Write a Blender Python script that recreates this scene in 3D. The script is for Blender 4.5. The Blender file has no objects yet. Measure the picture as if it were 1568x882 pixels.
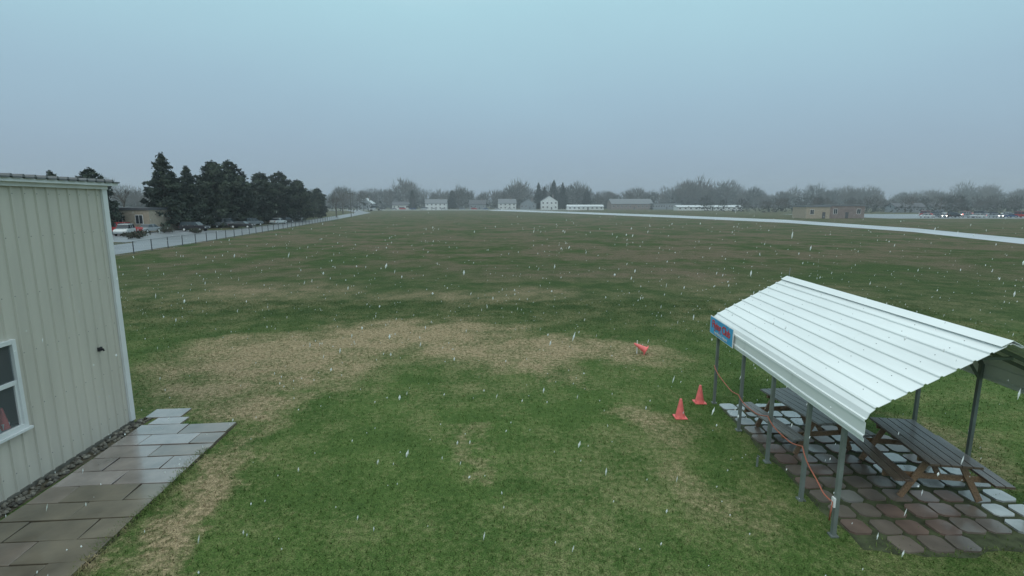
import bpy, math, random
import numpy as np
from mathutils import Vector, Matrix
random.seed(7); rng=np.random.default_rng(7)
K=5/6.0   # survey units -> metres
sc=bpy.context.scene
sc.view_settings.view_transform='Standard'
try: sc.view_settings.look='None'
except Exception: pass
sc.view_settings.exposure=0

# ---------------------------------------------------------------- materials
def new_mat(name):
    m=bpy.data.materials.new(name); m.use_nodes=True
    nt=m.node_tree; b=nt.nodes['Principled BSDF']
    return m,nt,b
def mat(name,col,rough=.7,metal=0,var=.12,scale=3.0,bump=0.0,bscale=30,emis=None,estr=0,spec=None,stretch=None,coat=0):
    m,nt,b=new_mat(name); N=nt.nodes; L=nt.links
    b.inputs['Roughness'].default_value=rough; b.inputs['Metallic'].default_value=metal
    if coat: b.inputs['Coat Weight'].default_value=coat; b.inputs['Coat Roughness'].default_value=.12; b.inputs['Coat IOR'].default_value=1.7
    if spec is not None: b.inputs['Specular IOR Level'].default_value=spec
    tc=N.new('ShaderNodeTexCoord')
    src=tc.outputs['Object']
    if stretch:
        mp=N.new('ShaderNodeMapping'); mp.inputs['Scale'].default_value=stretch
        L.new(src,mp.inputs[0]); src=mp.outputs[0]
    n=N.new('ShaderNodeTexNoise'); n.inputs['Scale'].default_value=scale; n.inputs['Detail'].default_value=6
    L.new(src,n.inputs['Vector'])
    r=N.new('ShaderNodeValToRGB')
    r.color_ramp.elements[0].position=.3; r.color_ramp.elements[1].position=.7
    r.color_ramp.elements[0].color=[max(0,c*(1-var)) for c in col]+[1]
    r.color_ramp.elements[1].color=[min(1,c*(1+var)) for c in col]+[1]
    L.new(n.outputs['Fac'],r.inputs[0]); L.new(r.outputs[0],b.inputs['Base Color'])
    if bump>0:
        n2=N.new('ShaderNodeTexNoise'); n2.inputs['Scale'].default_value=bscale; n2.inputs['Detail'].default_value=4
        L.new(src,n2.inputs['Vector'])
        bp=N.new('ShaderNodeBump'); bp.inputs['Strength'].default_value=bump; bp.inputs['Distance'].default_value=.02
        L.new(n2.outputs['Fac'],bp.inputs['Height']); L.new(bp.outputs[0],b.inputs['Normal'])
    if emis:
        b.inputs['Emission Color'].default_value=list(emis)+[1]; b.inputs['Emission Strength'].default_value=estr
    return m

# ---------------------------------------------------------------- mesh builder
class MB:
    def __init__(s): s.v=[]; s.f=[]; s.m=[]
    def face(s,pts,mi=0):
        i=len(s.v); s.v+= [tuple(p) for p in pts]; s.f.append(tuple(range(i,i+len(pts)))); s.m.append(mi)
    def turn(s,piv,th):
        c,n=math.cos(th),math.sin(th)
        s.v=[(piv[0]+(x-piv[0])*c-(y-piv[1])*n,piv[1]+(x-piv[0])*n+(y-piv[1])*c,z) for x,y,z in s.v]
    def box(s,a,b,mi=0,M=None):
        x0,y0,z0=a; x1,y1,z1=b
        p=[(x0,y0,z0),(x1,y0,z0),(x1,y1,z0),(x0,y1,z0),(x0,y0,z1),(x1,y0,z1),(x1,y1,z1),(x0,y1,z1)]
        if M is not None: p=[tuple(M@Vector(q)) for q in p]
        i=len(s.v); s.v+=p
        for f in [(0,3,2,1),(4,5,6,7),(0,1,5,4),(1,2,6,5),(2,3,7,6),(3,0,4,7)]:
            s.f.append(tuple(i+k for k in f)); s.m.append(mi)
    def beam(s,p,q,w,h,mi=0,up=(0,0,1)):
        p=Vector(p); q=Vector(q); d=(q-p); l=d.length; d.normalize()
        u=Vector(up); 
        if abs(d.dot(u))>.98: u=Vector((0,1,0))
        x=d.cross(u).normalized(); z=x.cross(d).normalized()
        M=Matrix((x,d,z)).transposed().to_4x4(); M.translation=p
        s.box((-w/2,0,-h/2),(w/2,l,h/2),mi,M)
    def tube(s,pts,rad,n=8,mi=0,cap=True):
        pts=[Vector(p) for p in pts]
        if not hasattr(rad,'__len__'): rad=[rad]*len(pts)
        base=len(s.v)
        for k,p in enumerate(pts):
            d=(pts[min(k+1,len(pts)-1)]-pts[max(k-1,0)]).normalized()
            u=Vector((0,0,1)) if abs(d.z)<.9 else Vector((1,0,0))
            x=d.cross(u).normalized(); y=x.cross(d)
            for j in range(n):
                a=2*math.pi*j/n; s.v.append(tuple(p+x*math.cos(a)*rad[k]+y*math.sin(a)*rad[k]))
        for k in range(len(pts)-1):
            for j in range(n):
                a=base+k*n+j; b=base+k*n+(j+1)%n
                s.f.append((a,b,b+n,a+n)); s.m.append(mi)
        if cap:
            s.f.append(tuple(base+j for j in range(n))[::-1]); s.m.append(mi)
            s.f.append(tuple(base+(len(pts)-1)*n+j for j in range(n))); s.m.append(mi)
    def prism(s,prof,y0,y1,mi=0):
        n=len(prof); i=len(s.v)
        s.v+=[(x,y0,z) for x,z in prof]+[(x,y1,z) for x,z in prof]
        s.f.append(tuple(range(i,i+n))); s.m.append(mi)
        s.f.append(tuple(range(i+n,i+2*n))[::-1]); s.m.append(mi)
        for k in range(n):
            j=(k+1)%n; s.f.append((i+k,i+k+n,i+j+n,i+j)); s.m.append(mi)
    def build(s,name,mats,parent=None,loc=(0,0,0),rot=0,scale=1,smooth=False,bevel=0):
        me=bpy.data.meshes.new(name)
        me.from_pydata([(x*K*scale,y*K*scale,z*K*scale) for x,y,z in s.v],[],s.f)
        for m in mats: me.materials.append(m)
        me.polygons.foreach_set('material_index',s.m)
        if smooth: me.polygons.foreach_set('use_smooth',[True]*len(s.f))
        me.update()
        o=bpy.data.objects.new(name,me); sc.collection.objects.link(o)
        o.location=Vector(loc)*K; o.rotation_euler[2]=rot
        if parent: o.parent=parent
        if bevel:
            b=o.modifiers.new('bevel','BEVEL'); b.width=bevel; b.segments=2; b.limit_method='ANGLE'
        return o
def empty(name,loc=(0,0,0),rot=0):
    e=bpy.data.objects.new(name,None); sc.collection.objects.link(e)
    e.location=Vector(loc)*K; e.rotation_euler[2]=rot; e.empty_display_size=.5
    return e
def tri_object(name,V,mi,mats,parent=None,loc=(0,0,0),scale=K):
    n=len(V)//3
    me=bpy.data.meshes.new(name)
    me.vertices.add(len(V)); me.vertices.foreach_set('co',(V*scale).astype(np.float32).ravel())
    me.loops.add(len(V)); me.loops.foreach_set('vertex_index',np.arange(len(V),dtype=np.int32))
    me.polygons.add(n); me.polygons.foreach_set('loop_start',np.arange(0,len(V),3,dtype=np.int32))
    try: me.polygons.foreach_set('loop_total',np.full(n,3,dtype=np.int32))
    except Exception: pass
    for m in mats: me.materials.append(m)
    me.polygons.foreach_set('material_index',np.asarray(mi,dtype=np.int32))
    me.update(calc_edges=True)
    o=bpy.data.objects.new(name,me); sc.collection.objects.link(o); o.location=Vector(loc)*K
    if parent: o.parent=parent
    return o

# ---------------------------------------------------------------- world + sun
w=bpy.data.worlds.new("World"); sc.world=w; w.use_nodes=True
nt=w.node_tree; N=nt.nodes; L=nt.links
for n in list(N): N.remove(n)
out=N.new('ShaderNodeOutputWorld')
sky=N.new('ShaderNodeTexSky'); sky.sky_type='NISHITA'; sky.sun_disc=False
sky.sun_elevation=math.radians(38); sky.sun_rotation=math.radians(200); sky.dust_density=3
bg1=N.new('ShaderNodeBackground'); bg1.inputs[1].default_value=.06
L.new(sky.outputs[0],bg1.inputs[0])
tc=N.new('ShaderNodeTexCoord'); sep=N.new('ShaderNodeSeparateXYZ'); L.new(tc.outputs['Generated'],sep.inputs[0])
ns=N.new('ShaderNodeTexNoise'); ns.inputs['Scale'].default_value=1.6; ns.inputs['Detail'].default_value=5
mp=N.new('ShaderNodeMapping'); mp.inputs['Scale'].default_value=(1,1,2.5); L.new(tc.outputs['Generated'],mp.inputs[0]); L.new(mp.outputs[0],ns.inputs['Vector'])
ma=N.new('ShaderNodeMath'); ma.operation='MULTIPLY_ADD'; ma.inputs[1].default_value=.12; L.new(ns.outputs['Fac'],ma.inputs[0])
ma2=N.new('ShaderNodeMath'); ma2.operation='SUBTRACT'; ma2.inputs[1].default_value=.06; L.new(sep.outputs['Z'],ma2.inputs[0]); L.new(ma2.outputs[0],ma.inputs[2])
rp=N.new('ShaderNodeValToRGB'); e=rp.color_ramp.elements
e[0].position=0; e[0].color=(.225,.305,.39,1)
e[1].position=.09; e[1].color=(.25,.35,.445,1)
for p,c in [(.2,(.285,.425,.52)),(.34,(.34,.545,.62)),(.6,(.55,.74,.79)),(1,(.85,.97,1.0))]:
    x=e.new(p); x.color=list(c)+[1]
L.new(ma.outputs[0],rp.inputs[0])
bg2=N.new('ShaderNodeBackground'); bg2.inputs[1].default_value=1.28; L.new(rp.outputs[0],bg2.inputs[0])
mx=N.new('ShaderNodeMixShader'); mx.inputs[0].default_value=.92
L.new(bg1.outputs[0],mx.inputs[1]); L.new(bg2.outputs[0],mx.inputs[2]); L.new(mx.outputs[0],out.inputs[0])
sd=bpy.data.lights.new('sun','SUN'); sd.energy=.75; sd.angle=math.radians(40); sd.color=(1,.95,.88)
so=bpy.data.objects.new('sun',sd); sc.collection.objects.link(so)
so.rotation_euler=(math.radians(38),0,math.radians(-20))

# ---------------------------------------------------------------- grass material
def grass_nodes(nt,bladed=False):
    N=nt.nodes; L=nt.links; b=N['Principled BSDF']
    geo=N.new('ShaderNodeNewGeometry'); pos=geo.outputs['Position']
    def noise(sc_,det=4,off=0,rough=.55,vec=None):
        n=N.new('ShaderNodeTexNoise'); n.inputs['Scale'].default_value=sc_; n.inputs['Detail'].default_value=det; n.inputs['Roughness'].default_value=rough
        m=N.new('ShaderNodeMapping'); m.inputs['Location'].default_value=(off,off*.7,0); m.inputs['Scale'].default_value=(1,1,0)
        L.new(pos,m.inputs[0]); L.new(m.outputs[0],n.inputs['Vector']); return n
    def M(op,a,bb=None,c=None,clamp=False):
        n=N.new('ShaderNodeMath'); n.operation=op; n.use_clamp=clamp
        for i,x in enumerate((a,bb,c)):
            if x is None: continue
            if isinstance(x,(int,float)): n.inputs[i].default_value=x
            else: L.new(x,n.inputs[i])
        return n.outputs[0]
    def rng_(x,a,bb,c,d):
        n=N.new('ShaderNodeMapRange'); n.interpolation_type='SMOOTHSTEP'
        for i,y in enumerate((a,bb,c,d)): n.inputs[i+1].default_value=y
        L.new(x,n.inputs[0]); return n.outputs[0]
    wn=N.new('ShaderNodeTexNoise'); wn.inputs['Scale'].default_value=.35; wn.inputs['Detail'].default_value=6; wn.inputs['Roughness'].default_value=.65
    L.new(pos,wn.inputs['Vector'])
    vs=N.new('ShaderNodeVectorMath'); vs.operation='SUBTRACT'; vs.inputs[1].default_value=(.5,.5,.5); L.new(wn.outputs['Color'],vs.inputs[0])
    vm=N.new('ShaderNodeVectorMath'); vm.operation='MULTIPLY'; vm.inputs[1].default_value=(7,7,0); L.new(vs.outputs[0],vm.inputs[0])
    va=N.new('ShaderNodeVectorMath'); va.operation='ADD'; L.new(pos,va.inputs[0]); L.new(vm.outputs[0],va.inputs[1])
    def ell(x,y,rx,ry,rot=0):
        m=N.new('ShaderNodeMapping'); m.vector_type='TEXTURE'
        m.inputs['Location'].default_value=(x*K,y*K,0); m.inputs['Scale'].default_value=(rx*K,ry*K,1e3); m.inputs['Rotation'].default_value=(0,0,rot)
        L.new(va.outputs[0],m.inputs[0])
        g=N.new('ShaderNodeTexGradient'); g.gradient_type='SPHERICAL'; L.new(m.outputs[0],g.inputs[0])
        return rng_(g.outputs['Fac'],0,.8,0,1)
    sepn=N.new('ShaderNodeSeparateXYZ'); L.new(pos,sepn.inputs[0])
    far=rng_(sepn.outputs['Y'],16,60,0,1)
    patches=[(-9.8,19.0,6.6,5.6,1.0),(-4.3,22.8,7.2,4.8,1.0),(1.8,20,6.6,3.4,1.0),(4.0,13.6,2.4,1.8,.5),(4.3,10.2,1.6,1.8,.35),(-6.5,9.6,1.2,5.4,.85),(-8.2,14.4,2.8,1.7,.8),
             (-16,36,9,5,.5),(10,44,16,7,.4),(-2,33,10,4,.4),(14,60,20,7,.5),(11.5,12.0,1.8,3,.4),(-0.9,12.2,.9,.7,.35)]
    tot=None
    for x,y,rx,ry,a in patches:
        t=M('MULTIPLY',ell(x,y,rx,ry),a)
        tot=t if tot is None else M('MAXIMUM',tot,t)
    n1=noise(.09,5,3.1,.6); n2=noise(.8,6,9.,.65); n3=noise(9,4,2.,.7); n4=noise(45,2,5.); n5=noise(.22,6,31.,.7)
    base=rng_(n1.outputs['Fac'],.40,.66,0,1)
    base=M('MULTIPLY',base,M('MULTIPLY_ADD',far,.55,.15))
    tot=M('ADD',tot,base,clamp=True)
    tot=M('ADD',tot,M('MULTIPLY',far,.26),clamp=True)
    tot=M('ADD',tot,M('MULTIPLY',rng_(n5.outputs['Fac'],.35,.65,-.5,.5),M('MULTIPLY_ADD',far,.8,.2)),clamp=True)
    brk=rng_(n2.outputs['Fac'],.3,.7,-.38,.38)
    brk3=rng_(n3.outputs['Fac'],.3,.7,-.34,.34)
    tot=M('ADD',tot,M('MULTIPLY',M('ADD',brk,brk3),M('MULTIPLY_ADD',tot,.8,.3)),clamp=True)
    gr=N.new('ShaderNodeValToRGB'); ee=gr.color_ramp.elements
    ee[0].position=.28; ee[0].color=(.040,.080,.020,1); ee[1].position=.72; ee[1].color=(.115,.185,.046,1)
    mixn=M('ADD',M('MULTIPLY',n2.outputs['Fac'],.5),M('MULTIPLY',n3.outputs['Fac'],.5)); L.new(mixn,gr.inputs[0])
    br=N.new('ShaderNodeValToRGB'); ee=br.color_ramp.elements
    ee[0].position=.3; ee[0].color=(.16,.13,.07,1); ee[1].position=.72; ee[1].color=(.47,.37,.23,1)
    L.new(n3.outputs['Fac'],br.inputs[0])
    mc=N.new('ShaderNodeMixRGB'); L.new(tot,mc.inputs[0])
    # green and brown are both multiplied darker further out in Y
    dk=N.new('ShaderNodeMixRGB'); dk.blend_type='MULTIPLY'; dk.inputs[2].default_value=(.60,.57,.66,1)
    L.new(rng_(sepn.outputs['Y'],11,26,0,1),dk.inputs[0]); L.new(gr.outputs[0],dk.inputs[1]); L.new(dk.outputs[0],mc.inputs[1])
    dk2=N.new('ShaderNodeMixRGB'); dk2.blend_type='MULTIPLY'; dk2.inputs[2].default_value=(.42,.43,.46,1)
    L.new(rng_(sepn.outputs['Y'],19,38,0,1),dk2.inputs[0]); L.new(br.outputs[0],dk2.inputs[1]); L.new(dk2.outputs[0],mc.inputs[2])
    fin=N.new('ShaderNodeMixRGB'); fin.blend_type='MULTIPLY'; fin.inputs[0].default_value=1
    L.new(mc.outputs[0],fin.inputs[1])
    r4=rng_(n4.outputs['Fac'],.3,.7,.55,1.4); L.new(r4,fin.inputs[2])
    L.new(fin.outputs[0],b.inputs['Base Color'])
    b.inputs['Roughness'].default_value=.9; b.inputs['Specular IOR Level'].default_value=.15
    if not bladed:
        ad=M('ADD',M('MULTIPLY',n4.outputs['Fac'],.6),n3.outputs['Fac'])
        bp=N.new('ShaderNodeBump'); bp.inputs['Strength'].default_value=.8; bp.inputs['Distance'].default_value=.05
        L.new(ad,bp.inputs['Height']); L.new(bp.outputs[0],b.inputs['Normal'])
gm,gnt,_=new_mat('turf'); grass_nodes(gnt)
gbm,gnt2,_=new_mat('turf_blades'); grass_nodes(gnt2,True)

g=MB(); R=4000
g.face([(-R,-R,0),(R,-R,0),(R,R,0),(-R,R,0)]); g.build('ground',[gm])
PIV=(-10.48,13.35); TH=math.radians(3.6); TP=math.radians(4.6)
n=190000
bx=rng.uniform(-26,24,n); by=5.5+ (rng.random(n)**1.5)*26
amp=np.clip((12.2-by)/3,0,1)
edge=-7.58+(13.1-by)*.0805+amp*(.12*np.sin(by*2.1)+.10*np.sin(by*5.3+1))+rng.normal(0,.05,n)
keep=(bx>edge)|(by>14.4)|((by>13.3)&(bx>-9.2))
keep&=~((bx>6.2)&(bx<10.2)&(by>8.2)&(by<14.6)&(rng.random(n)>.12))
keep&=(np.abs(bx)<by*1.15+3)&~((bx<-9.3)&(by<14.4))
bx=bx[keep]; by=by[keep]; n=len(bx)
hh=rng.uniform(.03,.07,n); ang=rng.uniform(0,2*math.pi,n); wd=rng.uniform(.006,.014,n)
V=np.zeros((n,3,3))
V[:,0,0]=bx-np.cos(ang)*wd; V[:,0,1]=by-np.sin(ang)*wd
V[:,1,0]=bx+np.cos(ang)*wd; V[:,1,1]=by+np.sin(ang)*wd
V[:,2,0]=bx+rng.normal(0,.03,n); V[:,2,1]=by+rng.normal(0,.03,n); V[:,2,2]=hh
m=2600; ty=rng.uniform(5.5,11.8,m); txx=-7.56+(13.1-ty)*.0805+.08*np.sin(ty*2.1)+rng.normal(0,.07,m)
a2=rng.uniform(0,6.28,m); V2=np.zeros((m,3,3))
V2[:,0,0]=txx-np.cos(a2)*.010; V2[:,0,1]=ty-np.sin(a2)*.010; V2[:,1,0]=txx+np.cos(a2)*.010; V2[:,1,1]=ty+np.sin(a2)*.010
V2[:,0,2]=V2[:,1,2]=.03; V2[:,2,0]=txx+rng.normal(-.03,.05,m); V2[:,2,1]=ty+rng.normal(0,.05,m); V2[:,2,2]=rng.uniform(.06,.10,m)
V=np.concatenate([V,V2])
tri_object('grass',V.reshape(-1,3),np.zeros(len(V)),[gbm])

# ---------------------------------------------------------------- common mats
m_asph=mat('wet_asphalt',(.20,.215,.23),.45,var=.2,scale=.3)
m_conc=mat('runway_concrete',(.42,.44,.46),.35,var=.18,scale=.08)
m_dirt=mat('dark_soil',(.05,.042,.03),.9,var=.4,scale=6,bump=.6)
m_wall=mat('cream_metal',(.60,.555,.485),.45,var=.07,scale=1.2,stretch=(1,3,.3))
m_wtrim=mat('white_trim',(.74,.74,.74),.45,var=.05)
m_dark=mat('dark_interior',(.03,.03,.035),.8)
m_roofm=mat('roof_metal_dark',(.16,.165,.17),.4,var=.2)
m_found=mat('foundation',(.15,.14,.12),.9,var=.35,scale=8,bump=.5)

# ---------------------------------------------------------------- barn (left)
barn=empty('metal_hangar_building',(PIV[0]+5.35*math.sin(TH),PIV[1]-5.35*math.cos(TH),0),TH)
y0,y1=-6.0,5.35; HT=6.50; RISE=.10; FB=.10
wy0,wy1,wz0,wz1=.75,2.19,1.36,3.25
wb=MB()
pitch=.30; yy=y1
prof=[]
while yy>y0:
    prof+= [(0,yy),(0,yy-.235),(.034,yy-.25),(.034,yy-.285),(0,yy-.30)]
    yy-=pitch
for a,b_ in zip(prof[:-1],prof[1:]):
    if abs(a[1]-b_[1])<1e-6 and abs(a[0]-b_[0])<1e-6: continue
    mid=(a[1]+b_[1])/2
    rngs=[(FB,HT)] if not (wy0<mid<wy1) else [(FB,wz0),(wz1,HT)]
    for z0,z1 in rngs:
        wb.face([(a[0],a[1],z0),(b_[0],b_[1],z0),(b_[0],b_[1],z1),(a[0],a[1],z1)])
wb.face([(0,y1,.1),(-14,y1,.1),(-14,y1,HT),(-7,y1,HT+RISE),(0,y1,HT)])
wb.face([(0,y0,.1),(-14,y0,.1),(-14,y0,HT),(-7,y0,HT+RISE),(0,y0,HT)])
wb.face([(-14,y0,.1),(-14,y1,.1),(-14,y1,HT),(-14,y0,HT)])
wb.build('walls',[m_wall],barn)
fb=MB(); fb.box((-14,y0,0),(.03,y1+.03,FB)); fb.build('foundation',[m_found],barn)
fl=MB(); fl.face([(-13.9,y0+.1,.14),(-.1,y0+.1,.14),(-.1,y1-.1,.14),(-13.9,y1-.1,.14)]); fl.build('floor',[m_dark],barn)
tr=MB()
tr.box((-.06,y1-.02,FB+.01),(.06,y1+.05,HT)); tr.box((-.14,y1+.003,FB+.013),(.058,y1+.047,HT-.003))
tr.box((.003,y1-.12,FB+.012),(.062,y1-.02,HT-.002))
tr.box((.037,y0,HT-.15),(.09,y1+.05,HT-.02)); tr.build('corner_trim',[m_wtrim],barn)
rf=MB(); sl=RISE/7.0
yy=y1+.30; pr=[]
while yy>y0-.3:
    pr+=[(yy,0),(yy-.22,0),(yy-.235,.05),(yy-.275,.05),(yy-.29,0)]; yy-=.29
for a,b_ in zip(pr[:-1],pr[1:]):
    if a==b_: continue
    for sx in (0,1):
        xa,xb=(.24,-7) if sx==0 else (-14.28,-7)
        za=HT-.24*sl+.05; zb=HT+RISE+.05
        rf.face([(xa,a[0],za+a[1]),(xb,a[0],zb+a[1]),(xb,b_[0],zb+b_[1]),(xa,b_[0],za+b_[1])])
ro=rf.build('roof',[m_roofm],barn); md=ro.modifiers.new('t','SOLIDIFY'); md.thickness=.03
fa=MB(); fa.box((.1,y0-.3,HT-.06),(.2,y1+.28,HT+.015)); fa.build('eave_fascia',[m_wtrim],barn)
wf=MB(); t=.09
wf.box((-.02,wy0,wz0),(.085,wy0+t,wz1)); wf.box((-.02,wy1-t,wz0),(.085,wy1,wz1))
wf.box((-.018,wy0+t,wz0),(.083,wy1-t,wz0+t)); wf.box((-.018,wy0+t,wz1-t),(.083,wy1-t,wz1))
zm=(wz0+wz1)/2+.05; wf.box((-.01,wy0+t,zm-.045),(.06,wy1-t,zm+.045))
wf.box((.0,wy1-t-.06,wz0+t),(.055,wy1-t,zm-.045)); wf.box((.0,wy0+t,wz0+t),(.055,wy0+t+.06,zm-.045))
wf.box((.0,wy0-.05,wz0-.06),(.13,wy1+.05,wz0-.003))
wf.build('window_frame',[m_wtrim],barn,bevel=.004)
mg,ntg,bg=new_mat('window_glass'); bg.inputs['Transmission Weight'].default_value=.85; bg.inputs['Roughness'].default_value=.02; bg.inputs['Base Color'].default_value=(.6,.65,.68,1); bg.inputs['IOR'].default_value=1.2
gl=MB(); gl.face([(.02,wy0+t,wz0+t),(.02,wy1-t,wz0+t),(.02,wy1-t,wz1-t),(.02,wy0+t,wz1-t)]); gl.build('window_glass',[mg],barn)
m_or=mat('cone_plastic',(.80,.17,.16),.5,var=.15,scale=9)
m_pap=mat('paper',(.6,.62,.6),.8)
st=MB(); st.box((-.5,wy0,wz0-.02),(-.04,wy1,wz0+.05),0)
for i in range(5):
    yb=wy0+.2+i*.2; st.box((-.25,yb,wz0+.05),(-.06,yb+.15,wz0+.14+.16*random.random()),0)
st.tube([(-.13,wy1-.36,wz0+.1),(-.13,wy1-.36,wz0+.55)],[.11,.02],12,1)
st.build('sill_items',[m_pap,m_or],barn)
fx=MB(); fx.box((.0,4.44,2.32),(.06,4.54,2.42),0); fx.tube([(.06,4.49,2.37),(.11,4.49,2.37),(.12,4.49,2.32)],.02,8,0); fx.build('wall_faucet',[m_dark],barn)
wsc=MB()
for zz in (.5,1.7,2.9,4.1,5.3,6.2):
    yy=y1-.26
    while yy>y0:
        if not (wy0<yy<wy1 and wz0<zz<wz1): wsc.box((.033,yy-.009,zz-.009),(.04,yy+.009,zz+.009))
        yy-=.30
wsc.build('wall_screws',[mat('screw_heads',(.25,.25,.23),.6)],barn)

# gravel border
gb=MB()
def pebble(b,c,r,mi=0):
    c=Vector(c); n1,n2=6,4; base=len(b.v); jit=[random.uniform(.75,1.2) for _ in range(40)]
    b.v.append(tuple(c+Vector((0,0,r*.8))))
    for i in range(1,n2):
        for j in range(n1):
            th=math.pi*i/n2; ph=2*math.pi*j/n1; q=r*jit[(i*n1+j)%40]
            b.v.append((c.x+math.sin(th)*math.cos(ph)*q,c.y+math.sin(th)*math.sin(ph)*q,c.z+math.cos(th)*q*.7))
    b.v.append(tuple(c-Vector((0,0,r*.7))))
    for j in range(n1): b.f.append((base,base+1+j,base+1+(j+1)%n1)); b.m.append(mi)
    for i in range(n2-2):
        for j in range(n1):
            a=base+1+i*n1+j; bb=base+1+i*n1+(j+1)%n1
            b.f.append((a,a+n1,bb+n1,bb)); b.m.append(mi)
    last=len(b.v)-1
    for j in range(n1): b.f.append((last,last-n1+(j+1)%n1,last-n1+j)); b.m.append(mi)
gb.face([(-10.44,3,.006),(-10.12,3,.006),(-10.12,13.6,.006),(-10.44,13.6,.006)],0)
for i in range(420):
    pebble(gb,(random.uniform(-10.42,-10.16),random.uniform(5,13.6),random.uniform(.01,.05)),random.uniform(.025,.065),random.choice((1,1,2,3)))
gb.turn(PIV,TH)
gb.build('gravel_border',[mat('leaf_litter',(.09,.075,.05),.9,var=.5,scale=12,bump=.5),mat('stone_a',(.15,.135,.11),.7,var=.3),mat('stone_b',(.23,.205,.17),.7,var=.3),mat('stone_c',(.08,.07,.06),.7)])

# patio slabs left
def slab_mat(name,col,r,coat=0,bump=.15): 
    return mat(name,col,r,var=.32,scale=2.0,bump=bump,bscale=14,coat=coat)
pm=[slab_mat('slab_a',(.23,.185,.165),.25,1,.05),slab_mat('slab_b',(.19,.15,.12),.30,.7,.08),slab_mat('slab_c',(.29,.24,.22),.2,1,.03),slab_mat('slab_d',(.15,.125,.09),.35,.5,.1)]
pt=MB()
def slab(b,x0,y0_,x1,y1_,h,mi,gap=.012,jit=.012):
    tz=[h+random.uniform(-jit,jit) for _ in range(4)]
    p=[(x0+gap,y0_+gap),(x1-gap,y0_+gap),(x1-gap,y1_-gap),(x0+gap,y1_-gap)]
    p=[(a+random.uniform(-jit,jit)*.8,c+random.uniform(-jit,jit)*.8) for a,c in p]
    i=len(b.v); b.v+=[(a,c,0) for a,c in p]+[(a,c,z) for (a,c),z in zip(p,tz)]
    for f in [(4,5,6,7),(0,1,5,4),(1,2,6,5),(2,3,7,6),(3,0,4,7)]:
        b.f.append(tuple(i+k for k in f)); b.m.append(mi)
yy=13.1; row=0
while yy>3:
    d=.62; xs=[-10.08,-8.84,-7.6] if row%2==0 else [-10.08,-9.46,-8.22,-7.6]
    for a,b_ in zip(xs[:-1],xs[1:]):
        mi=random.choice((0,2,2,0,1)) if yy>10.6 else (random.choice((1,3,0)) if yy>9 else random.choice((3,3,1)))  # far rows get paler slabs: wet reflection put into the base colour
        slab(pt,a,yy-d,b_,yy,.06,mi)
    yy-=d; row+=1
slab(pt,-10.35,13.64,-9.35,14.25,.05,0); slab(pt,-9.95,13.12,-9.1,13.62,.05,2)
pt.face([(-10.09,3,.004),(-7.58,3,.004),(-7.58,13.12,.004),(-10.09,13.12,.004)],4)
pt.turn((-10.2,13.35),TP)
pt.build('patio_slabs',pm+[m_dirt],bevel=.006)

# ---------------------------------------------------------------- canopy
can=empty('canopy_shelter',(5.93,11.5,0),math.radians(-2.5))
m_sheet=mat('white_sheet_metal',(.80,.83,.82),.35,var=.08,scale=1.4,stretch=(1,.3,1))
m_post=mat('galvanised_post',(.19,.215,.205),.45,metal=.2,var=.2)
Y0,Y1=-3.62,3.68
XR,XE,ZR,ZB=2.1,4.65,3.82,2.13
def walk(pts):
    pts=[Vector((a,0,b)) for a,b in pts]
    total=sum((q-p).length for p,q in zip(pts[:-1],pts[1:]))
    def at(s_):
        s_=max(0,min(total,s_))
        for p,q in zip(pts[:-1],pts[1:]):
            l=(q-p).length
            d=(q-p).normalized(); nrm=Vector((-d.z,0,d.x))
            if s_<=l+1e-9: return p+d*s_,nrm
            s_-=l
        return pts[-1],nrm
    P=.272; x=.06
    samples=[(0,0)]
    while x<total-.06:
        samples+=[(x,0),(x+.018,.024),(x+.05,.024),(x+.068,0)]
        if x+.17<total: samples.append((x+.17,0))
        x+=P
    samples.append((total,0))
    res=[]
    for s1,h in samples:
        p,nr=at(s1); res.append((p.x+nr.x*h,p.z+nr.z*h))
    return res
left=walk([(0,ZB),(0,2.50),(.05,2.63),(.17,2.73),(XR,ZR)])
wr=XE-XR
right=walk([(0,ZB),(0,2.50),(.05,2.63),(.17,2.73),(wr,ZR)])
right=[(XE-a,b) for a,b in right]
rb=MB()
joins=[Y0,-1.2,1.25,Y1]
for pl in (left,right):
    for a,b_ in zip(pl[:-1],pl[1:]):
        for q in range(3):
            dz=.004*(q%2)
            rb.face([(a[0],joins[q]-.03*(q>0),a[1]+dz),(a[0],joins[q+1],a[1]+dz),(b_[0],joins[q+1],b_[1]+dz),(b_[0],joins[q]-.03*(q>0),b_[1]+dz)])
o=rb.build('ribbed_roof',[m_sheet],can); md=o.modifiers.new('t','SOLIDIFY'); md.thickness=.006; md.offset=0
rc=MB(); rc.face([(XR-.17,Y0-.01,ZR-.05),(XR-.17,Y1+.01,ZR-.05),(XR,Y1+.01,ZR+.045),(XR,Y0-.01,ZR+.045)]); rc.face([(XR+.17,Y0-.01,ZR-.045),(XR,Y0-.01,ZR+.045),(XR,Y1+.01,ZR+.045),(XR+.17,Y1+.01,ZR-.045)])
o=rc.build('ridge_cap',[m_sheet],can); md=o.modifiers.new('t','SOLIDIFY'); md.thickness=.006
fr=MB()
ys=[-3.0,-1.85,-.3,1.4,3.3]
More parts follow.
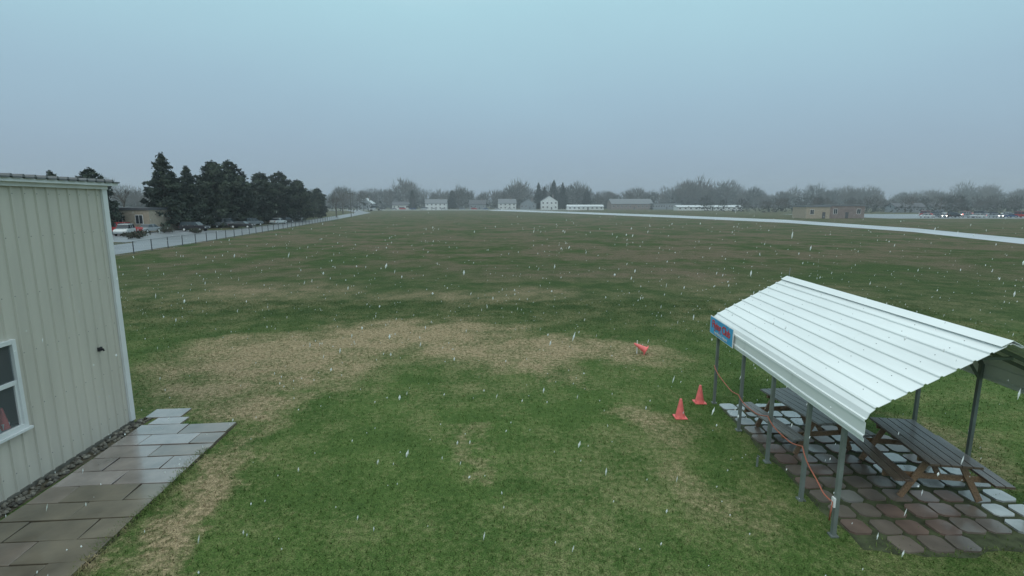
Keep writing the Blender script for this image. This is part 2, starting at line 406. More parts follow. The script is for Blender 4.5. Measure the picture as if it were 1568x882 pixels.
for y in ys:
    for x,sgn in ((.07,1),(XE-.07,-1)):
        fr.box((x-.036,y-.036,0),(x+.036,y+.036,2.46))
        top=(x+sgn*.12,y,2.66)
        fr.beam((x,y,2.44),top,.066,.066)
        fr.beam(top,(XR,y,ZR-.09),.066,.066)
        fr.beam((x,y,2.1),(x+sgn*.5,y,2.84),.045,.045)
        fr.box((x-.07,y-.07,0),(x+.07,y+.07,.03))
    fr.beam((XR-.6,y,ZR-.42),(XR+.6,y,ZR-.42),.05,.05)
    fr.beam((XR,y,ZR-.42),(XR,y,ZR-.12),.04,.04)
fr.build('frame',[m_post],can)
scw=MB()
for y in ys:
    for k in range(8):
        u_=(k+.6)/8.6; x=.17+u_*(XR-.17); z=2.73+u_*(ZR-2.73)
        scw.box((x-.006,y-.006,z),(x+.006,y+.006,z+.012))
scw.build('roof_screws',[m_post],can)
m_blue=mat('sign_blue',(.06,.38,.66),.5,var=.1); m_red=mat('sign_red',(.62,.06,.06),.5)
sg=MB()
sg.box((-.075,1.85,2.14),(-.055,3.64,2.66),0)
sg.box((-.081,1.88,2.16),(-.0765,3.61,2.64),1)
sg.build('sign_board',[m_wtrim,m_blue],can)
def lettering(name,body,size,y,z,m,off=0.0):
    tx=bpy.data.curves.new(name,'FONT'); tx.body=body; tx.size=size*K; tx.align_x='CENTER'; tx.align_y='CENTER'; tx.extrude=.002; tx.offset=off
    to=bpy.data.objects.new(name,tx); sc.collection.objects.link(to); to.parent=can
    to.location=Vector((-.088,y,z))*K; to.rotation_euler=(math.radians(90),0,math.radians(-90)); tx.materials.append(m)
lettering('sign_lettering',"Flying Club",.32,2.74,2.45,m_red,.005)
lettering('sign_small_lettering',"members & visitors",.13,2.74,2.24,m_wtrim)
m_cord=mat('orange_cord',(.42,.13,.08),.6)
cp=[(ys[4],1.2),(ys[3],1.0),(ys[2],1.14),(ys[1],1.17),(ys[0],.67)]
cd=MB(); pts=[]
for (a,za),(b_,zb) in zip(cp[:-1],cp[1:]):
    for k in range(10):
        t_=k/10; pts.append((.0-.02*math.sin(t_*math.pi*3),a+(b_-a)*t_,za+(zb-za)*t_-.16*math.sin(math.pi*t_)))
pts.append((.0,ys[0],.67)); pts+= [(-.03,ys[0]-.02,.5),(-.02,ys[0]+.01,.3)]
cd.tube(pts,.013,6)
cd.build('cord',[m_cord],can,smooth=True)
cl=MB(); cl.box((.0,ys[0]-.045,.58),(.03,ys[0]+.045,.76)); cl.build('post_clamp',[m_wtrim],can)
an=MB(); an.tube([(XR,Y1-.1,ZR),(XR+.02,Y1-.1,ZR+.3)],.01,6); an.build('finial_rod',[m_post],can)

# pavers beneath
pv=MB()
cols=[slab_mat('paver_red',(.175,.12,.10),.4,.3),slab_mat('paver_brown',(.16,.13,.11),.4,.3),slab_mat('paver_pale_sheen',(.40,.41,.41),.25,.6),slab_mat('paver_grey',(.20,.19,.18),.3,.5)]  # pale stones carry the wet sky reflection in their base colour
Pp=.52
for i in range(8):
    for j in range(13):
        x=6.2+i*Pp; y=7.95+j*Pp
        if j<1 and (i<1 or i>4): continue
        if j>8 and i>5: continue
        if j==0 and random.random()<.3: continue
        r=random.random()
        if j>=10 and i<4: c=2 if r<.75 else 3
        elif i>=6 and j<=5: c=2 if r<.7 else 3
        elif i>=4 and 3<=j<=6: c=2 if r<.6 else 0
        else: c=0 if r<.45 else (1 if r<.93 else 3)
        cx,cy=x+Pp/2+random.uniform(-.035,.035),y+Pp/2+random.uniform(-.035,.035); s_=Pp/2-random.uniform(.035,.06); a0=random.uniform(-.13,.13)
        ring=[]
        for k in range(16):
            a=2*math.pi*(k+.5)/16; q=s_/max(abs(math.cos(a)),abs(math.sin(a))); q=min(q,s_*1.25)
            ring.append((cx+q*math.cos(a+a0),cy+q*math.sin(a+a0)))
        h=.035+random.uniform(-.008,.01); b0=len(pv.v)
        pv.v+=[(a,b_,0) for a,b_ in ring]+[(a,b_,h) for a,b_ in ring]
        pv.f.append(tuple(range(b0+16,b0+32))); pv.m.append(c)
        for k in range(16): pv.f.append((b0+k,b0+(k+1)%16,b0+16+(k+1)%16,b0+16+k)); pv.m.append(c)
pv.build('paving_stones',cols)
sb=MB(); ringp=[]
rs=random.Random(3)
cor=[(6.2,8.1),(7.6,7.9),(9.6,8.2),(10.25,9.0),(10.2,11.5),(9.3,12.6),(9.2,14.5),(7.5,14.7),(6.2,14.7),(6.1,11.5)]
for (xa,ya),(xb,yb) in zip(cor,cor[1:]+cor[:1]):
    for k in range(6): t_=k/6; ringp.append((xa+(xb-xa)*t_+rs.uniform(-.08,.08),ya+(yb-ya)*t_+rs.uniform(-.08,.08),.004))
sb.face(ringp); sb.build('bare_soil',[mat('soil_moss',(.06,.072,.034),.95,var=.5,scale=5,bump=.5)])

# ---------------------------------------------------------------- picnic tables (metres, scale 1.2)
m_wood=mat('weathered_wood_dark',(.12,.085,.065),.3,var=.3,scale=4,stretch=(12,1,12),bump=.2,coat=.3)
m_wood2=mat('weathered_wood',(.22,.14,.085),.5,var=.3,scale=4,stretch=(12,1,12),bump=.2)
m_wood3=mat('grey_wood',(.22,.21,.20),.35,var=.3,scale=4,stretch=(12,1,12),bump=.2)
def picnic(loc,rot,mt,ml,Lh=.95):
    p=empty('picnic_table',loc,rot)
    b=MB()
    for i in range(5): 
        x=-.39+i*.158; b.box((x,-Lh,.72),(x+.146,Lh,.76))
    b.build('table_top',[mt],p,scale=1.2,bevel=.005)
    for s_,nm in ((-1,'bench_left'),(1,'bench_right')):
        b=MB()
        for k in (0,1):
            x=s_*.74-.145+k*.15; b.box((x,-Lh,.42),(x+.138,Lh,.46))
        b.build(nm,[mt],p,scale=1.2,bevel=.005)
    b=MB()
    for y in (-Lh+.3,Lh-.3):
        for s_ in (-1,1): b.beam((s_*.62,y+s_*.02,0),(s_*.24,y+s_*.02,.72),.038,.10,up=(1,0,0))
        b.box((-.88,y+.045,.32),(.88,y+.083,.42)); b.box((-.37,y+.042,.63),(.37,y+.08,.718))
        b.beam((0,y+.06,.36),(0,y+(.5 if y<0 else -.5),.70),.085,.04)
    b.build('a_frame_legs',[ml],p,scale=1.2,bevel=.004)
    return p
picnic((8.85,10.40,.04),math.radians(-9),m_wood,m_wood2)
picnic((7.45,12.4,.04),math.radians(7),m_wood3,m_wood2)

# ---------------------------------------------------------------- cones
def cone(loc,tilt=None):
    p=empty('traffic_cone',loc)
    b=MB(); b.box((-.14,-.14,0),(.14,.14,.025)); 
    b.tube([(0,0,.025),(0,0,.07),(0,0,.46)],[.12,.105,.028],20)
    b.build('cone_body',[m_or],p,scale=1.2,bevel=.004)
    if tilt: p.rotation_euler=tilt
cone((4.77,13.75,0)); cone((5.72,14.85,0))
cone((5.40,19.9,.16),(math.radians(8),math.radians(-62),math.radians(-25)))
b=MB(); b.tube([(0,0,0),(0,0,.55)],.018,6); b.build('marker_stake',[m_wtrim],loc=(5.05,20.0,0))
b=MB(); b.tube([(0,0,0),(0,0,.22),(.02,0,.26)],[.025,.025,.04],8); b.build('ground_spigot',[m_post],loc=(5.66,11.0,0))

# ---------------------------------------------------------------- roads
def strip(name,lo,up,m,z):
    b=MB()
    for i in range(len(lo)-1): b.face([(*lo[i],z),(*lo[i+1],z),(*up[i+1],z),(*up[i],z)])
    return b.build(name,[m])
strip('runway',[(66,55),(75,72.3),(85,109),(85.3,160),(68,219),(34,311),(-20,430)],[(78,60),(86,80),(97.5,124),(100.6,189),(81,261),(40,372),(-10,500)],m_conc,.012)
strip('airport_road',[(-40,20),(-46.6,58),(-49,80),(-54,114),(-66,193),(-90,330),(-140,470)],[(-50,20),(-56.5,58),(-58.5,80),(-63,114),(-74,193),(-101,335),(-152,470)],m_asph,.010)
strip('town_road',[(-400,440),(60,455)][::-1],[(-400,470),(60,492)][::-1],m_conc,.018)
strip('parking_lot',[(-58.5,80),(-63.5,116)],[(-110,80),(-110,116)],m_asph,.014)
strip('parking_lot',[(150,205),(290,205)],[(150,290),(290,290)],m_asph,.014)

# ---------------------------------------------------------------- fence
fm=mat('galvanised_wire',(.26,.28,.29),.5,metal=.2)
fe=empty('chain_link_fence')
path=[(-42.5,38),(-45.3,58),(-47.5,77),(-52.8,114),(-64.4,193)]
pos_=MB(); wire=MB()
for (xa,ya),(xb,yb) in zip(path[:-1],path[1:]):
    l=math.hypot(xb-xa,yb-ya); n=max(1,round(l/3.6))
    for k in range(n):
        x=xa+(xb-xa)*k/n; y=ya+(yb-ya)*k/n
        pos_.tube([(x,y,0),(x,y,1.5)],.055,6)
    wire.beam((xa,ya,1.45),(xb,yb,1.45),.05,.05); wire.beam((xa,ya,.05),(xb,yb,.05),.02,.02)
    nn=int(l/.5); dx=(xb-xa)/nn; dy=(yb-ya)/nn
    for k in range(nn):
        for s0,s1 in ((0,3),(3,0)):
            a=Vector((xa+dx*(k+s0),ya+dy*(k+s0),.05)); c=Vector((xa+dx*(k+s1),ya+dy*(k+s1),1.43))
            wire.face([a,a+Vector((dx,dy,0))*.04,c+Vector((dx,dy,0))*.04,c])
pos_.build('posts',[mat('fence_post_dark',(.07,.075,.08),.6)],fe); wire.build('mesh_and_rails',[fm],fe)

# ---------------------------------------------------------------- trees
def leaf_tris(c,rad,n,size,flat=.7):
    d=rng.normal(size=(n,3)); d/=np.linalg.norm(d,axis=1)[:,None]
    r=rng.random(n)**.45
    p=np.asarray(c)+d*r[:,None]*rad*np.array([1,1,flat])
    a=rng.normal(size=(n,3)); a/=np.linalg.norm(a,axis=1)[:,None]
    b_=rng.normal(size=(n,3)); b_-=a*(a*b_).sum(1)[:,None]; b_/=np.linalg.norm(b_,axis=1)[:,None]
    s_=size*rng.uniform(.5,1.3,n)[:,None]
    T=np.stack([p-a*s_*.5,p+a*s_*.5,p+b_*s_*1.1],1)
    return T
def tube_tris(p,q,r0,r1,n=5):
    p=np.array(p,float); q=np.array(q,float); d=q-p; d/=np.linalg.norm(d)+1e-9
    u=np.array([0,0,1.]) if abs(d[2])<.9 else np.array([1.,0,0]); x=np.cross(d,u); x/=np.linalg.norm(x); y=np.cross(x,d)
    T=[]
    for j in range(n):
        a0=2*math.pi*j/n; a1=2*math.pi*(j+1)/n
        e0=x*math.cos(a0)+y*math.sin(a0); e1=x*math.cos(a1)+y*math.sin(a1)
        T.append([p+e0*r0,p+e1*r0,q+e1*r1]); T.append([p+e0*r0,q+e1*r1,q+e0*r1])
    return np.array(T)
def pine_mesh(seed,kind='cone'):
    global rng
    rng=np.random.default_rng(seed); H=16.0; R=5.2
    T=[];M_=[]
    t=tube_tris((0,0,0),(0.2,0,H*.5),.32,.2,7); T.append(t); M_+= [2]*len(t)
    t=tube_tris((.2,0,H*.5),(0,0,H*.97),.2,.04,6); T.append(t); M_+= [2]*len(t)
    nC=150
    lob=rng.uniform(.8,1.15,9)
    for i in range(nC):
        tt=.06+.94*(i+.5)/nC
        if kind=='cone': prof=(1-tt)**.72*1.05+.01
        else: prof=math.sqrt(max(.01,1-((tt-.40)/.62)**2))*(1.0 if tt<.65 else 1-.35*(tt-.65)/.35)
        ang=i*2.39996+rng.normal(0,.3); lf=lob[int(ang/(2*math.pi)*9)%9]
        rr=R*prof*lf*rng.uniform(.30,1.0)
        c=(math.cos(ang)*rr,math.sin(ang)*rr,H*tt*.96+rng.normal(0,.2)-rr*.05)
        cr=rng.uniform(.75,1.35)*(.42+.75*prof)
        l=leaf_tris(c,cr,int(68*(.5+.7*prof)),.54*(.6+.4*prof),.6); T.append(l); M_+= [int(rng.random()<.42)]*len(l)
        if i%4==0:
            t=tube_tris((0,0,max(.5,c[2]-.6*rr*.3)),c,.07,.02,3); T.append(t); M_+= [2]*len(t)
    l=leaf_tris((0,0,H*.97),.35,30,.3,2.0); T.append(l); M_+=[0]*30
    T=np.concatenate(T).reshape(-1,3); return T,M_
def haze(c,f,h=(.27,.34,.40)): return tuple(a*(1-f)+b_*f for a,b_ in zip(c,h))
mp1=mat('pine_needles_dark',(.026,.040,.031),.9,var=.3,scale=.6); mp2=mat('pine_needles_light',(.070,.092,.064),.9,var=.3,scale=.6); mbk=mat('bark',(.08,.07,.065),.9,var=.3)
protos=[]
for sd_,kd in ((11,'cone'),(12,'round'),(13,'round'),(14,'cone')):
    V_,M_=pine_mesh(sd_,kd); protos.append((V_,M_))
pmesh=[None]*4
pines=[(-78,117,17.2,0,1.05),(-76.5,123,14.8,3,1.0),(-74.3,130,16.6,2,.9),(-74.2,137.5,17.2,1,1.0),(-76,144,14.5,3,1.0),(-74.7,155,15.2,2,1.1),(-74,166,16,1,1.15),(-72,175,14,2,1.0),(-79.4,192,12.9,1,1),(-78.6,210,12.2,2,1),
       (-84,104,13.0,1,1.0),(-80.5,100,10.8,3,.8),(-97,110,12.9,3,.9),(-86,130,13,1,1.1),(-88,150,14,2,1.1),(-88,170,14,1,1.1),(-83,142,13,2,1.1)]
for (x,y,h,k,ws) in pines:
    if pmesh[k] is None:
        o=tri_object('pine_tree',protos[k][0],protos[k][1],[mp1,mp2,mbk]); pmesh[k]=o.data
    else:
        o=bpy.data.objects.new('pine_tree',pmesh[k]); sc.collection.objects.link(o)
    o.location=Vector((x,y,0))*K; s_=h/16; o.scale=(s_*ws*1.05,s_*ws*1.05,s_); o.rotation_euler[2]=random.uniform(0,6.28)

def bare_tree(seed,H,dense=1.0,spread=.36,sizek=1.0):
    r_=np.random.default_rng(seed); T=[]
    def br(p,d,l,r,lev):
        q=p+d*l; T.append(tube_tris(p,q,r,r*.65,4 if lev<2 else 3))
        if lev>=4: return
        nn=3 if lev<3 else int(3*dense+1)
        for k in range(nn):
            dd=d+r_.normal(0,.42 if lev>0 else spread,3)+np.array([0,0,.10]); dd/=np.linalg.norm(dd)
            br(q-d*l*r_.uniform(0,.35),dd,l*r_.uniform(.6,.82),max(r*.6,.025*sizek),lev+1)
    br(np.zeros(3),np.array([0,0,1.]),H*.30,H*.02,0)
    return np.concatenate(T).reshape(-1,3)
mbt=mat('bare_branches',(.10,.09,.08),.9,var=.2)
mbt_far=mat('bare_branches_far',(.07,.066,.06),.9,var=.2,scale=.05)
for i,(x,y,h) in enumerate([(-76.5,225,13.5),(-98,300,18),(-112,330,17),(-52,500,25),(-8,540,25),(-138,470,23),(-150,180,17),(-140,170,15),(-118,135,13),(-105,140,13),(-128,150,14),(215,520,28),(205,530,26),(-90,470,19),(90,545,22),(262,470,19)]):
    V_=bare_tree(50+i,h,1.2,sizek=1+y/250)
    tri_object('bare_tree',V_,np.zeros(len(V_)//3),[mbt if y<400 else mbt_far],loc=(x,y,0))

def far_mass(name,xr,yr,n,hr,m,seed,hill=None,slivers=170):
    r_=np.random.default_rng(seed); T=[]; MI=[]
    for i in range(n):
        x=r_.uniform(*xr); y=r_.uniform(*yr); h=r_.uniform(*hr)
        if hill: h*=hill(x/y)
        T.append(tube_tris((x,y,0),(x,y,h*.6),h*.018,h*.01,3)); MI+=[0]*6
        ns=slivers
        cz=h*.6; rx=h*r_.uniform(.30,.45); col=int(r_.random()<.45)
        d=r_.normal(size=(ns,3)); d/=np.linalg.norm(d,axis=1)[:,None]
        rr=r_.random(ns)**.4
        p=np.array([x,y,cz])+d*rr[:,None]*np.array([rx,rx,h*.4])
        dirn=d+np.array([0,0,.7])+r_.normal(0,.3,(ns,3)); dirn/=np.linalg.norm(dirn,axis=1)[:,None]
        ln=h*r_.uniform(.05,.12,ns)[:,None]; side=np.stack([dirn[:,2],np.zeros(ns),-dirn[:,0]],1)*h*.012
        T.append(np.stack([p-dirn*ln-side,p-dirn*ln+side,p+dirn*ln],1)); MI+=[col]*ns
        nb=34
        pb=np.stack([x+r_.normal(0,h*.4,nb),y+r_.normal(0,3,nb),r_.uniform(0,h*.4,nb)],1)
        a=r_.normal(size=(nb,3))*h*.09; c=r_.normal(size=(nb,3))*h*.09
        T.append(np.stack([pb,pb+a,pb+c],1)); MI+=[1]*nb
    V_=np.concatenate(T).reshape(-1,3); V_[:,2]=np.maximum(V_[:,2],0)
    tri_object(name,V_,MI,m)
mf1=[mat('far_wood_a',(.085,.08,.072),.95,var=.15,scale=.03),mat('far_wood_b',(.035,.042,.036),.95,var=.15,scale=.03)]
mf2=[mat('farther_wood_a',haze((.08,.085,.09),.10),.95,var=.1,scale=.03),mat('farther_wood_b',(.06,.065,.065),.95,var=.1,scale=.03)]  # first tree colour has distance haze mixed into it
def hillf(u):
    v=1+.18*math.sin(u*23)+.14*math.sin(u*57+1)+.1*math.sin(u*111)
    if .36<u<.43: v+=.30
    if u>.6: v-=.1
    return v
far_mass('distant_tree_line',(-330,660),(580,660),390,(14,27),mf1,3,hillf,slivers=190)
far_mass('distant_tree_line',(-900,900),(760,860),300,(25,34),mf2,4,hillf,slivers=120)
far_mass('distant_tree_line',(150,560),(330,420),120,(7,13),mf1,5,None)
far_mass('distant_tree_line',(-330,-110),(330,420),80,(12,17),mf1,6,None)
mpf=[mat('far_pine',(.015,.026,.022),.9),mat('far_pine_l',(.03,.042,.034),.9),mbk]
for (x,y,h,k) in [(27,530,27,0),(33,527,23,3),(43,535,30,0),(51,525,27,3),(-96,500,19,0),(78,540,20,1),(-60,520,19,1)]:
    me_=pmesh[k].copy(); me_.materials.clear()
    for q in mpf: me_.materials.append(q)
    o=bpy.data.objects.new('pine_tree',me_); sc.collection.objects.link(o); o.location=Vector((x,y,0))*K; s_=h/16; o.scale=(s_*.75,s_*.75,s_); o.rotation_euler[2]=random.uniform(0,6)

# ---------------------------------------------------------------- buildings
mw_white=mat('siding_white',(.66,.68,.68),.7,var=.05); mw_grey=mat('siding_grey',(.22,.25,.28),.7); mw_tan=mat('block_tan',(.38,.32,.25),.8); mw_brick=mat('brick_brown',(.24,.195,.185),.85,var=.15,scale=1)
mr_grey=mat('shingle_grey',(.17,.185,.20),.8); mr_lt=mat('roof_light',(.58,.61,.63),.5); mr_dk=mat('shingle_dark',(.09,.095,.105),.8)
m_win=mat('window_dark',(.04,.05,.06),.15)
def house(name,loc,w_,d_,h_,rise,wm,rm,rot=0,nw=4,floors=1,gable_front=False,chimney=True,door=True,flat=False):
    p=empty(name,loc,rot)
    b=MB(); b.box((-w_/2,-d_/2,0),(w_/2,d_/2,h_))
    if not flat:
        if gable_front:
            for y in (-d_/2,d_/2): b.face([(-w_/2,y,h_),(w_/2,y,h_),(0,y,h_+rise)])
        else:
            for x in (-w_/2,w_/2): b.face([(x,-d_/2,h_),(x,d_/2,h_),(x,0,h_+rise)])
    b.build('walls',[wm],p)
    b=MB(); o_=.5
    if flat: b.box((-w_/2-.2,-d_/2-.2,h_),(w_/2+.2,d_/2+.2,h_+.5))
    elif gable_front:
        k=rise/(w_/2)
        for s_ in (-1,1): b.face([(s_*(w_/2+o_),-d_/2-o_,h_-o_*k+.05),(s_*(w_/2+o_),d_/2+o_,h_-o_*k+.05),(0,d_/2+o_,h_+rise+.05),(0,-d_/2-o_,h_+rise+.05)])
    else:
        k=rise/(d_/2)
        for s_ in (-1,1): b.face([(-w_/2-o_,s_*(d_/2+o_),h_-o_*k+.05),(w_/2+o_,s_*(d_/2+o_),h_-o_*k+.05),(w_/2+o_,0,h_+rise+.05),(-w_/2-o_,0,h_+rise+.05)])
    r=b.build('roof',[rm],p)
    if not flat: md=r.modifiers.new('t','SOLIDIFY'); md.thickness=.2
    b=MB(); fh=h_/floors
    for f in range(floors):
        for i in range(nw):
            if door and f==0 and i==nw//2: continue
            x=-w_/2+w_*(i+.5)/nw; z=f*fh+fh*.38; ww=min(.7,w_/nw*.3); wh=fh*.38
            b.box((x-ww-.12,-d_/2-.05,z-.12),(x+ww+.12,-d_/2-.003,z+wh+.12),0)
            b.box((x-ww,-d_/2-.08,z),(x+ww,-d_/2-.053,z+wh),1)
            b.box((x-.04,-d_/2-.1,z),(x+.04,-d_/2-.083,z+wh),0)
    b.build('windows',[m_wtrim,m_win],p)
    if door:
        b=MB(); x=-w_/2+w_*(nw//2+.5)/nw; b.box((x-.6,-d_/2-.09,0),(x+.6,-d_/2-.004,2.5),0); b.build('door',[mr_dk],p)
    if chimney and not flat:
        b=MB(); b.box((w_*.2,-.5,h_+rise*.4),(w_*.2+1,.5,h_+rise+1.3)); b.build('chimney',[mw_brick],p)
    return p
house('white_house',(-72,495,0),20,12,6,3.6,mw_white,mr_grey,.05,5,2)
house('small_house',(-143,510,0),14,12,6,5,mw_grey,mr_lt,0,3,1,True)
house('gabled_house',(-5,510,0),17,12,6,4,mw_white,mr_grey,.1,4,2)
house('gabled_house',(16,508,0),15,12,5.5,4,mw_grey,mr_grey,-.1,4,1,True)
house('tall_house',(36,505,0),16,13,8,5,mw_white,mr_grey,0,4,2,True)
house('gabled_house',(-34,515,0),16,12,5,4,mw_grey,mr_dk,.0,4,1)
house('low_house',(-108,515,0),20,12,4.5,3,mw_white,mr_dk,.1,5,1)
house('white_hangar',(66,470,0),32,12,3.2,1.3,mw_white,mr_lt,0,8,1,False,False)
house('school_building',(116,512,0),40,24,5.5,4.6,mw_brick,mr_grey,0,10,1,False,False)
house('school_wing',(148,508,0),30,16,5.5,0,mw_grey,mr_grey,0,12,1,flat=True,chimney=False)
house('white_hangar',(166,440,0),54,12,3.0,1.2,mw_white,mr_lt,-.03,12,1,False,False)
house('brick_building',(134,212,0),14,10,4.9,0,mw_brick,mr_grey,.0,3,1,flat=True,chimney=False)
house('tan_block_building',(121.8,211,0),9.5,10,4.5,0,mw_tan,mr_grey,.0,2,1,flat=True,chimney=False)
house('tan_block_building',(-89.5,116,0),26,14,4.6,0.0,mw_tan,mr_dk,0,6,1,flat=True,chimney=False)
house('small_garage',(-83,136,0),8,8,3.2,1.2,mw_tan,mr_dk,0,2,1,chimney=False)
house('low_house',(330,400,0),20,10,3.6,2.4,mw_grey,mr_dk,0,5,1)
house('low_house',(262,345,0),20,10,3.6,2.4,mw_grey,mr_dk,0,5,1)

# ---------------------------------------------------------------- cars
m_tyre=mat('tyre',(.02,.02,.02),.8); m_glass=mat('car_glass',(.03,.04,.05),.08)
m_hl=mat('headlamp_lit',(.9,.9,.85),.3,emis=(1,.95,.85),estr=8); m_tl=mat('tail_lamp_lit',(.5,.02,.02),.3,emis=(1,.05,.03),estr=8); m_tl0=mat('tail_lamp',(.25,.02,.02),.3); m_hl0=mat('headlamp',(.6,.6,.6),.2)
paints={}
def paint(c):
    if c not in paints: paints[c]=mat('car_paint',c,.25,var=.04)
    return paints[c]
def car(loc,rot,col,kind='sedan',lit=False):
    nm={'sedan':'parked_car','suv':'parked_suv','van':'parked_van','pickup':'pickup_truck'}[kind]
    p=empty(nm,loc,rot)
    if kind=='sedan':
        body=[(-2.25,.35),(2.2,.35),(2.28,.6),(2.15,.78),(1.1,.92),(-1.6,.95),(-2.2,.88),(-2.3,.6)]; cab=[(-1.65,.94),(1.1,.91),(.45,1.40),(-.9,1.43)]
    elif kind=='suv':
        body=[(-2.3,.4),(2.25,.4),(2.35,.7),(2.2,.98),(1.2,1.1),(-2.2,1.1),(-2.35,.8)]; cab=[(-2.2,1.09),(1.2,1.09),(.55,1.68),(-1.95,1.72)]
    elif kind=='pickup':
        body=[(-2.8,.5),(2.7,.5),(2.8,.8),(2.65,1.1),(1.5,1.2),(-2.8,1.2),(-2.85,.8)]; cab=[(-.7,1.19),(1.5,1.19),(.9,1.85),(-.6,1.88)]
    else:
        body=[(-2.5,.4),(2.4,.4),(2.5,.7),(2.4,1.05),(1.7,1.2),(-2.5,1.2)]; cab=[(-2.5,1.19),(1.7,1.19),(1.1,2.0),(-2.45,2.05)]
    b=MB(); b.prism(body,-.88,.88); b.build('body',[paint(col)],p,scale=1.2,bevel=.05)
    b=MB(); i=len(b.v); n=len(cab)
    b.v+=[(x,-.84+(.14 if z>1.2 else 0),z) for x,z in cab]+[(x,.84-(.14 if z>1.2 else 0),z) for x,z in cab]
    b.f+= [tuple(range(n)),tuple(range(n,2*n))[::-1]]; b.m+=[0,0]
    for k in range(n):
        j=(k+1)%n; b.f.append((k,k+n,j+n,j)); b.m.append(0)
    b.build('windows',[m_glass],p,scale=1.2)
    zt=max(z for x,z in cab); xs=[x for x,z in cab if z>1.2]
    b=MB(); b.box((min(xs)-.03,-.71,zt-.03),(max(xs)+.03,.71,zt+.04)); 
    for s_ in (-1,1):
        for xx in (cab[3][0]*.5,cab[2][0]*.2-.3):
            b.beam((xx,s_*.855,cab[0][1]),(xx,s_*.715,zt),.07,.03)
    b.build('roof_panel',[paint(col)],p,scale=1.2)
    b=MB()
    for x in (-1.4,1.4):
        for s_ in (-1,1): b.tube([(x,s_*.72,.33),(x,s_*.91,.33)],.33,14,0); b.tube([(x,s_*.9,.33),(x,s_*.925,.33)],.19,10,1)
    b.build('wheels',[m_tyre,m_wtrim],p,scale=1.2)
    b=MB()
    for s_ in (-1,1):
        xf=body[2][0]; b.box((xf-.12,s_*.68-.16,.62),(xf+.02,s_*.68+.16,.78),0); b.box((-xf-.06,s_*.7-.12,.68),(-xf+.1,s_*.7+.12,.86),1)
    b.build('lamps',[m_hl if lit else m_hl0,m_tl if lit else m_tl0],p,scale=1.2)
W=(.6,.62,.62);Bk=(.03,.03,.035);G=(.2,.22,.24);Rd=(.42,.03,.03);Bl=(.04,.08,.18);Gn=(.06,.14,.10);S=(.38,.4,.42)
R90=math.radians(90)
for a in [((-76.5,101,0),.1,Rd,'pickup'),((-73.0,97,0),-1.2,W,'suv'),((-80,113,0),-R90+.2,W,'van'),((-75,106,0),-R90,S,'sedan'),((-69,112,0),.0,Bk,'suv'),((-66,126,0),.1,Bk,'sedan'),((-71,128,0),.1,G,'pickup'),
          ((-70,139,0),1.2,G,'suv'),((-68,150,0),1.4,W,'sedan'),((-70,160,0),1.4,Bk,'sedan'),((-71,170,0),1.4,S,'suv'),((-77,182,0),1.4,W,'sedan')]:
    car(*a)
cols_=[W,Bk,G,Rd,Bl,S,W,S,Bk,G]
for i in range(8): car((-130+i*9.5+random.uniform(-1,1),482+random.uniform(-3,3),0),random.choice((0,R90*2)),cols_[i],random.choice(('sedan','suv','van')))
for i in range(5): car((-46+i*11,480,0),0,cols_[i+2],random.choice(('sedan','suv')))
for i in range(24):
    rowi=i%3; yk=218+rowi*22
    car((yk*(.80+.0265*(i//3))+random.uniform(-1,1),yk,0),-R90+random.uniform(-.2,.2) if i%2 else .1,cols_[(i*3)%10],random.choice(('sedan','suv','van')),lit=(i in (3,7,10,15,19,21)))

m_pole=mat('pole_wood',(.13,.12,.11),.9)
for x,y,h in [(-70,225,11),(-92,300,12),(-20,480,13),(60,500,13),(215,260,9)]:
    b=MB(); b.tube([(0,0,0),(0,0,h)],[.16,.11],8); b.box((-1.3,-.06,h-1),(1.3,.06,h-.8)); b.box((-1.1,-.1,h-.8),(-1.0,.1,h-.55)); b.box((1.0,-.1,h-.8),(1.1,.1,h-.55)); b.build('utility_pole',[m_pole],loc=(x,y,0))

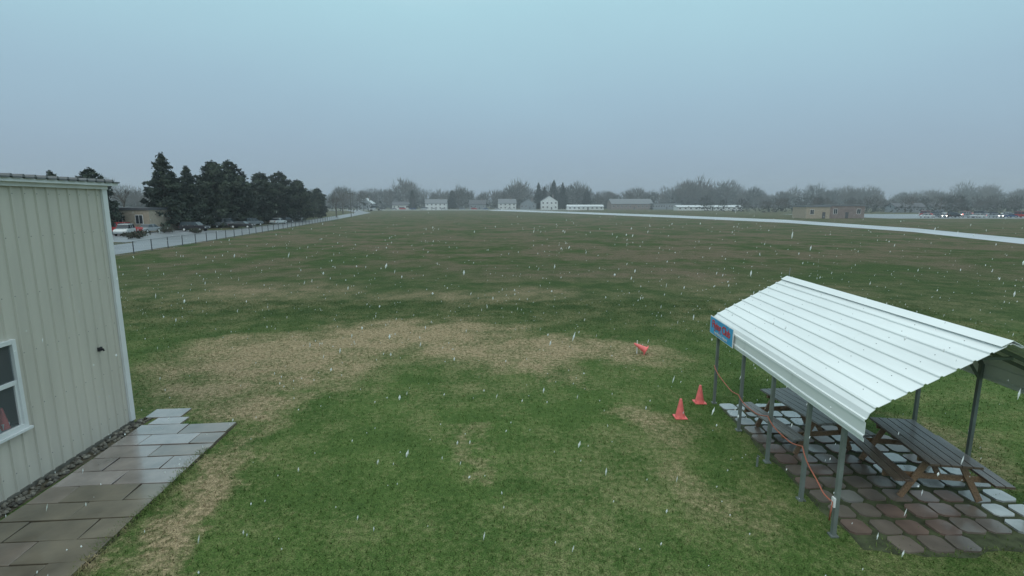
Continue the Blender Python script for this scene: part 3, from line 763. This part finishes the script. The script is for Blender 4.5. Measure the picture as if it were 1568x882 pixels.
mshr=[mat('shrub_a',(.07,.06,.045),.9),mat('shrub_b',(.045,.06,.04),.9)]
rng=np.random.default_rng(5)
for x,y,r in [(-64.5,88,1.0),(-66.5,92,1.2),(-69,93,.9),(-70,104,1.3),(-64,104,1.1)]:
    T=np.concatenate([leaf_tris((rng.normal(0,r*.4),rng.normal(0,r*.4),r*.5),r*.8,120,.22,.6) for _ in range(4)]).reshape(-1,3); T[:,2]=np.maximum(T[:,2],0)
    tri_object('shrub',T,(rng.random(len(T)//3)<.4).astype(int),mshr,loc=(x,y,0))

# ---------------------------------------------------------------- falling snow
msn,snt,snb=new_mat('snow'); snb.inputs['Base Color'].default_value=(.92,.94,.95,1); snb.inputs['Roughness'].default_value=.6; snb.inputs['Alpha'].default_value=.7
r_=np.random.default_rng(22); n=2600
P=np.stack([r_.uniform(-22,22,n),r_.uniform(4,28,n),r_.uniform(0.3,5.6,n)],1)
ww=r_.uniform(.006,.012,n); ll=r_.uniform(.010,.034,n); big=r_.random(n)<.16; ll[big]*=2.3; ww[big]*=1.4
T=[]
ax=np.stack([r_.normal(.18,.10,n),np.zeros(n),np.ones(n)],1); ax/=np.linalg.norm(ax,axis=1)[:,None]
top=P+ax*ll[:,None]; bot=P-ax*ll[:,None]
ring=[P+np.stack([np.cos(a)*ww,np.sin(a)*ww,0*ww],1) for a in (0,1.57,3.14,4.71)]
for k in range(4):
    T.append(np.stack([top,ring[k],ring[(k+1)%4]],1)); T.append(np.stack([bot,ring[(k+1)%4],ring[k]],1))
T=np.concatenate(T).reshape(-1,3)
tri_object('falling_snow',T,np.zeros(len(T)//3),[msn])

# ---------------------------------------------------------------- mist (real scattering air over the far field)
mm=bpy.data.materials.new('mist_air'); mm.use_nodes=True; nn_=mm.node_tree.nodes
for q in list(nn_): nn_.remove(q)
oo=nn_.new('ShaderNodeOutputMaterial'); vsn=nn_.new('ShaderNodeVolumeScatter'); vsn.inputs['Color'].default_value=(.90,.96,1,1); vsn.inputs['Density'].default_value=.0008; vsn.inputs['Anisotropy'].default_value=.2
mm.node_tree.links.new(vsn.outputs[0],oo.inputs['Volume'])
b=MB(); b.box((-1100,60,-1),(1100,1000,45)); b.build('mist',[mm])

# ---------------------------------------------------------------- camera
cam=bpy.data.cameras.new('camera'); co=bpy.data.objects.new('camera',cam); sc.collection.objects.link(co)
cam.lens=18; cam.sensor_width=36; cam.clip_end=6000; cam.clip_start=.05
co.location=(0,0,6*K); co.rotation_euler=(math.radians(90-9.4),0,0)
sc.camera=co
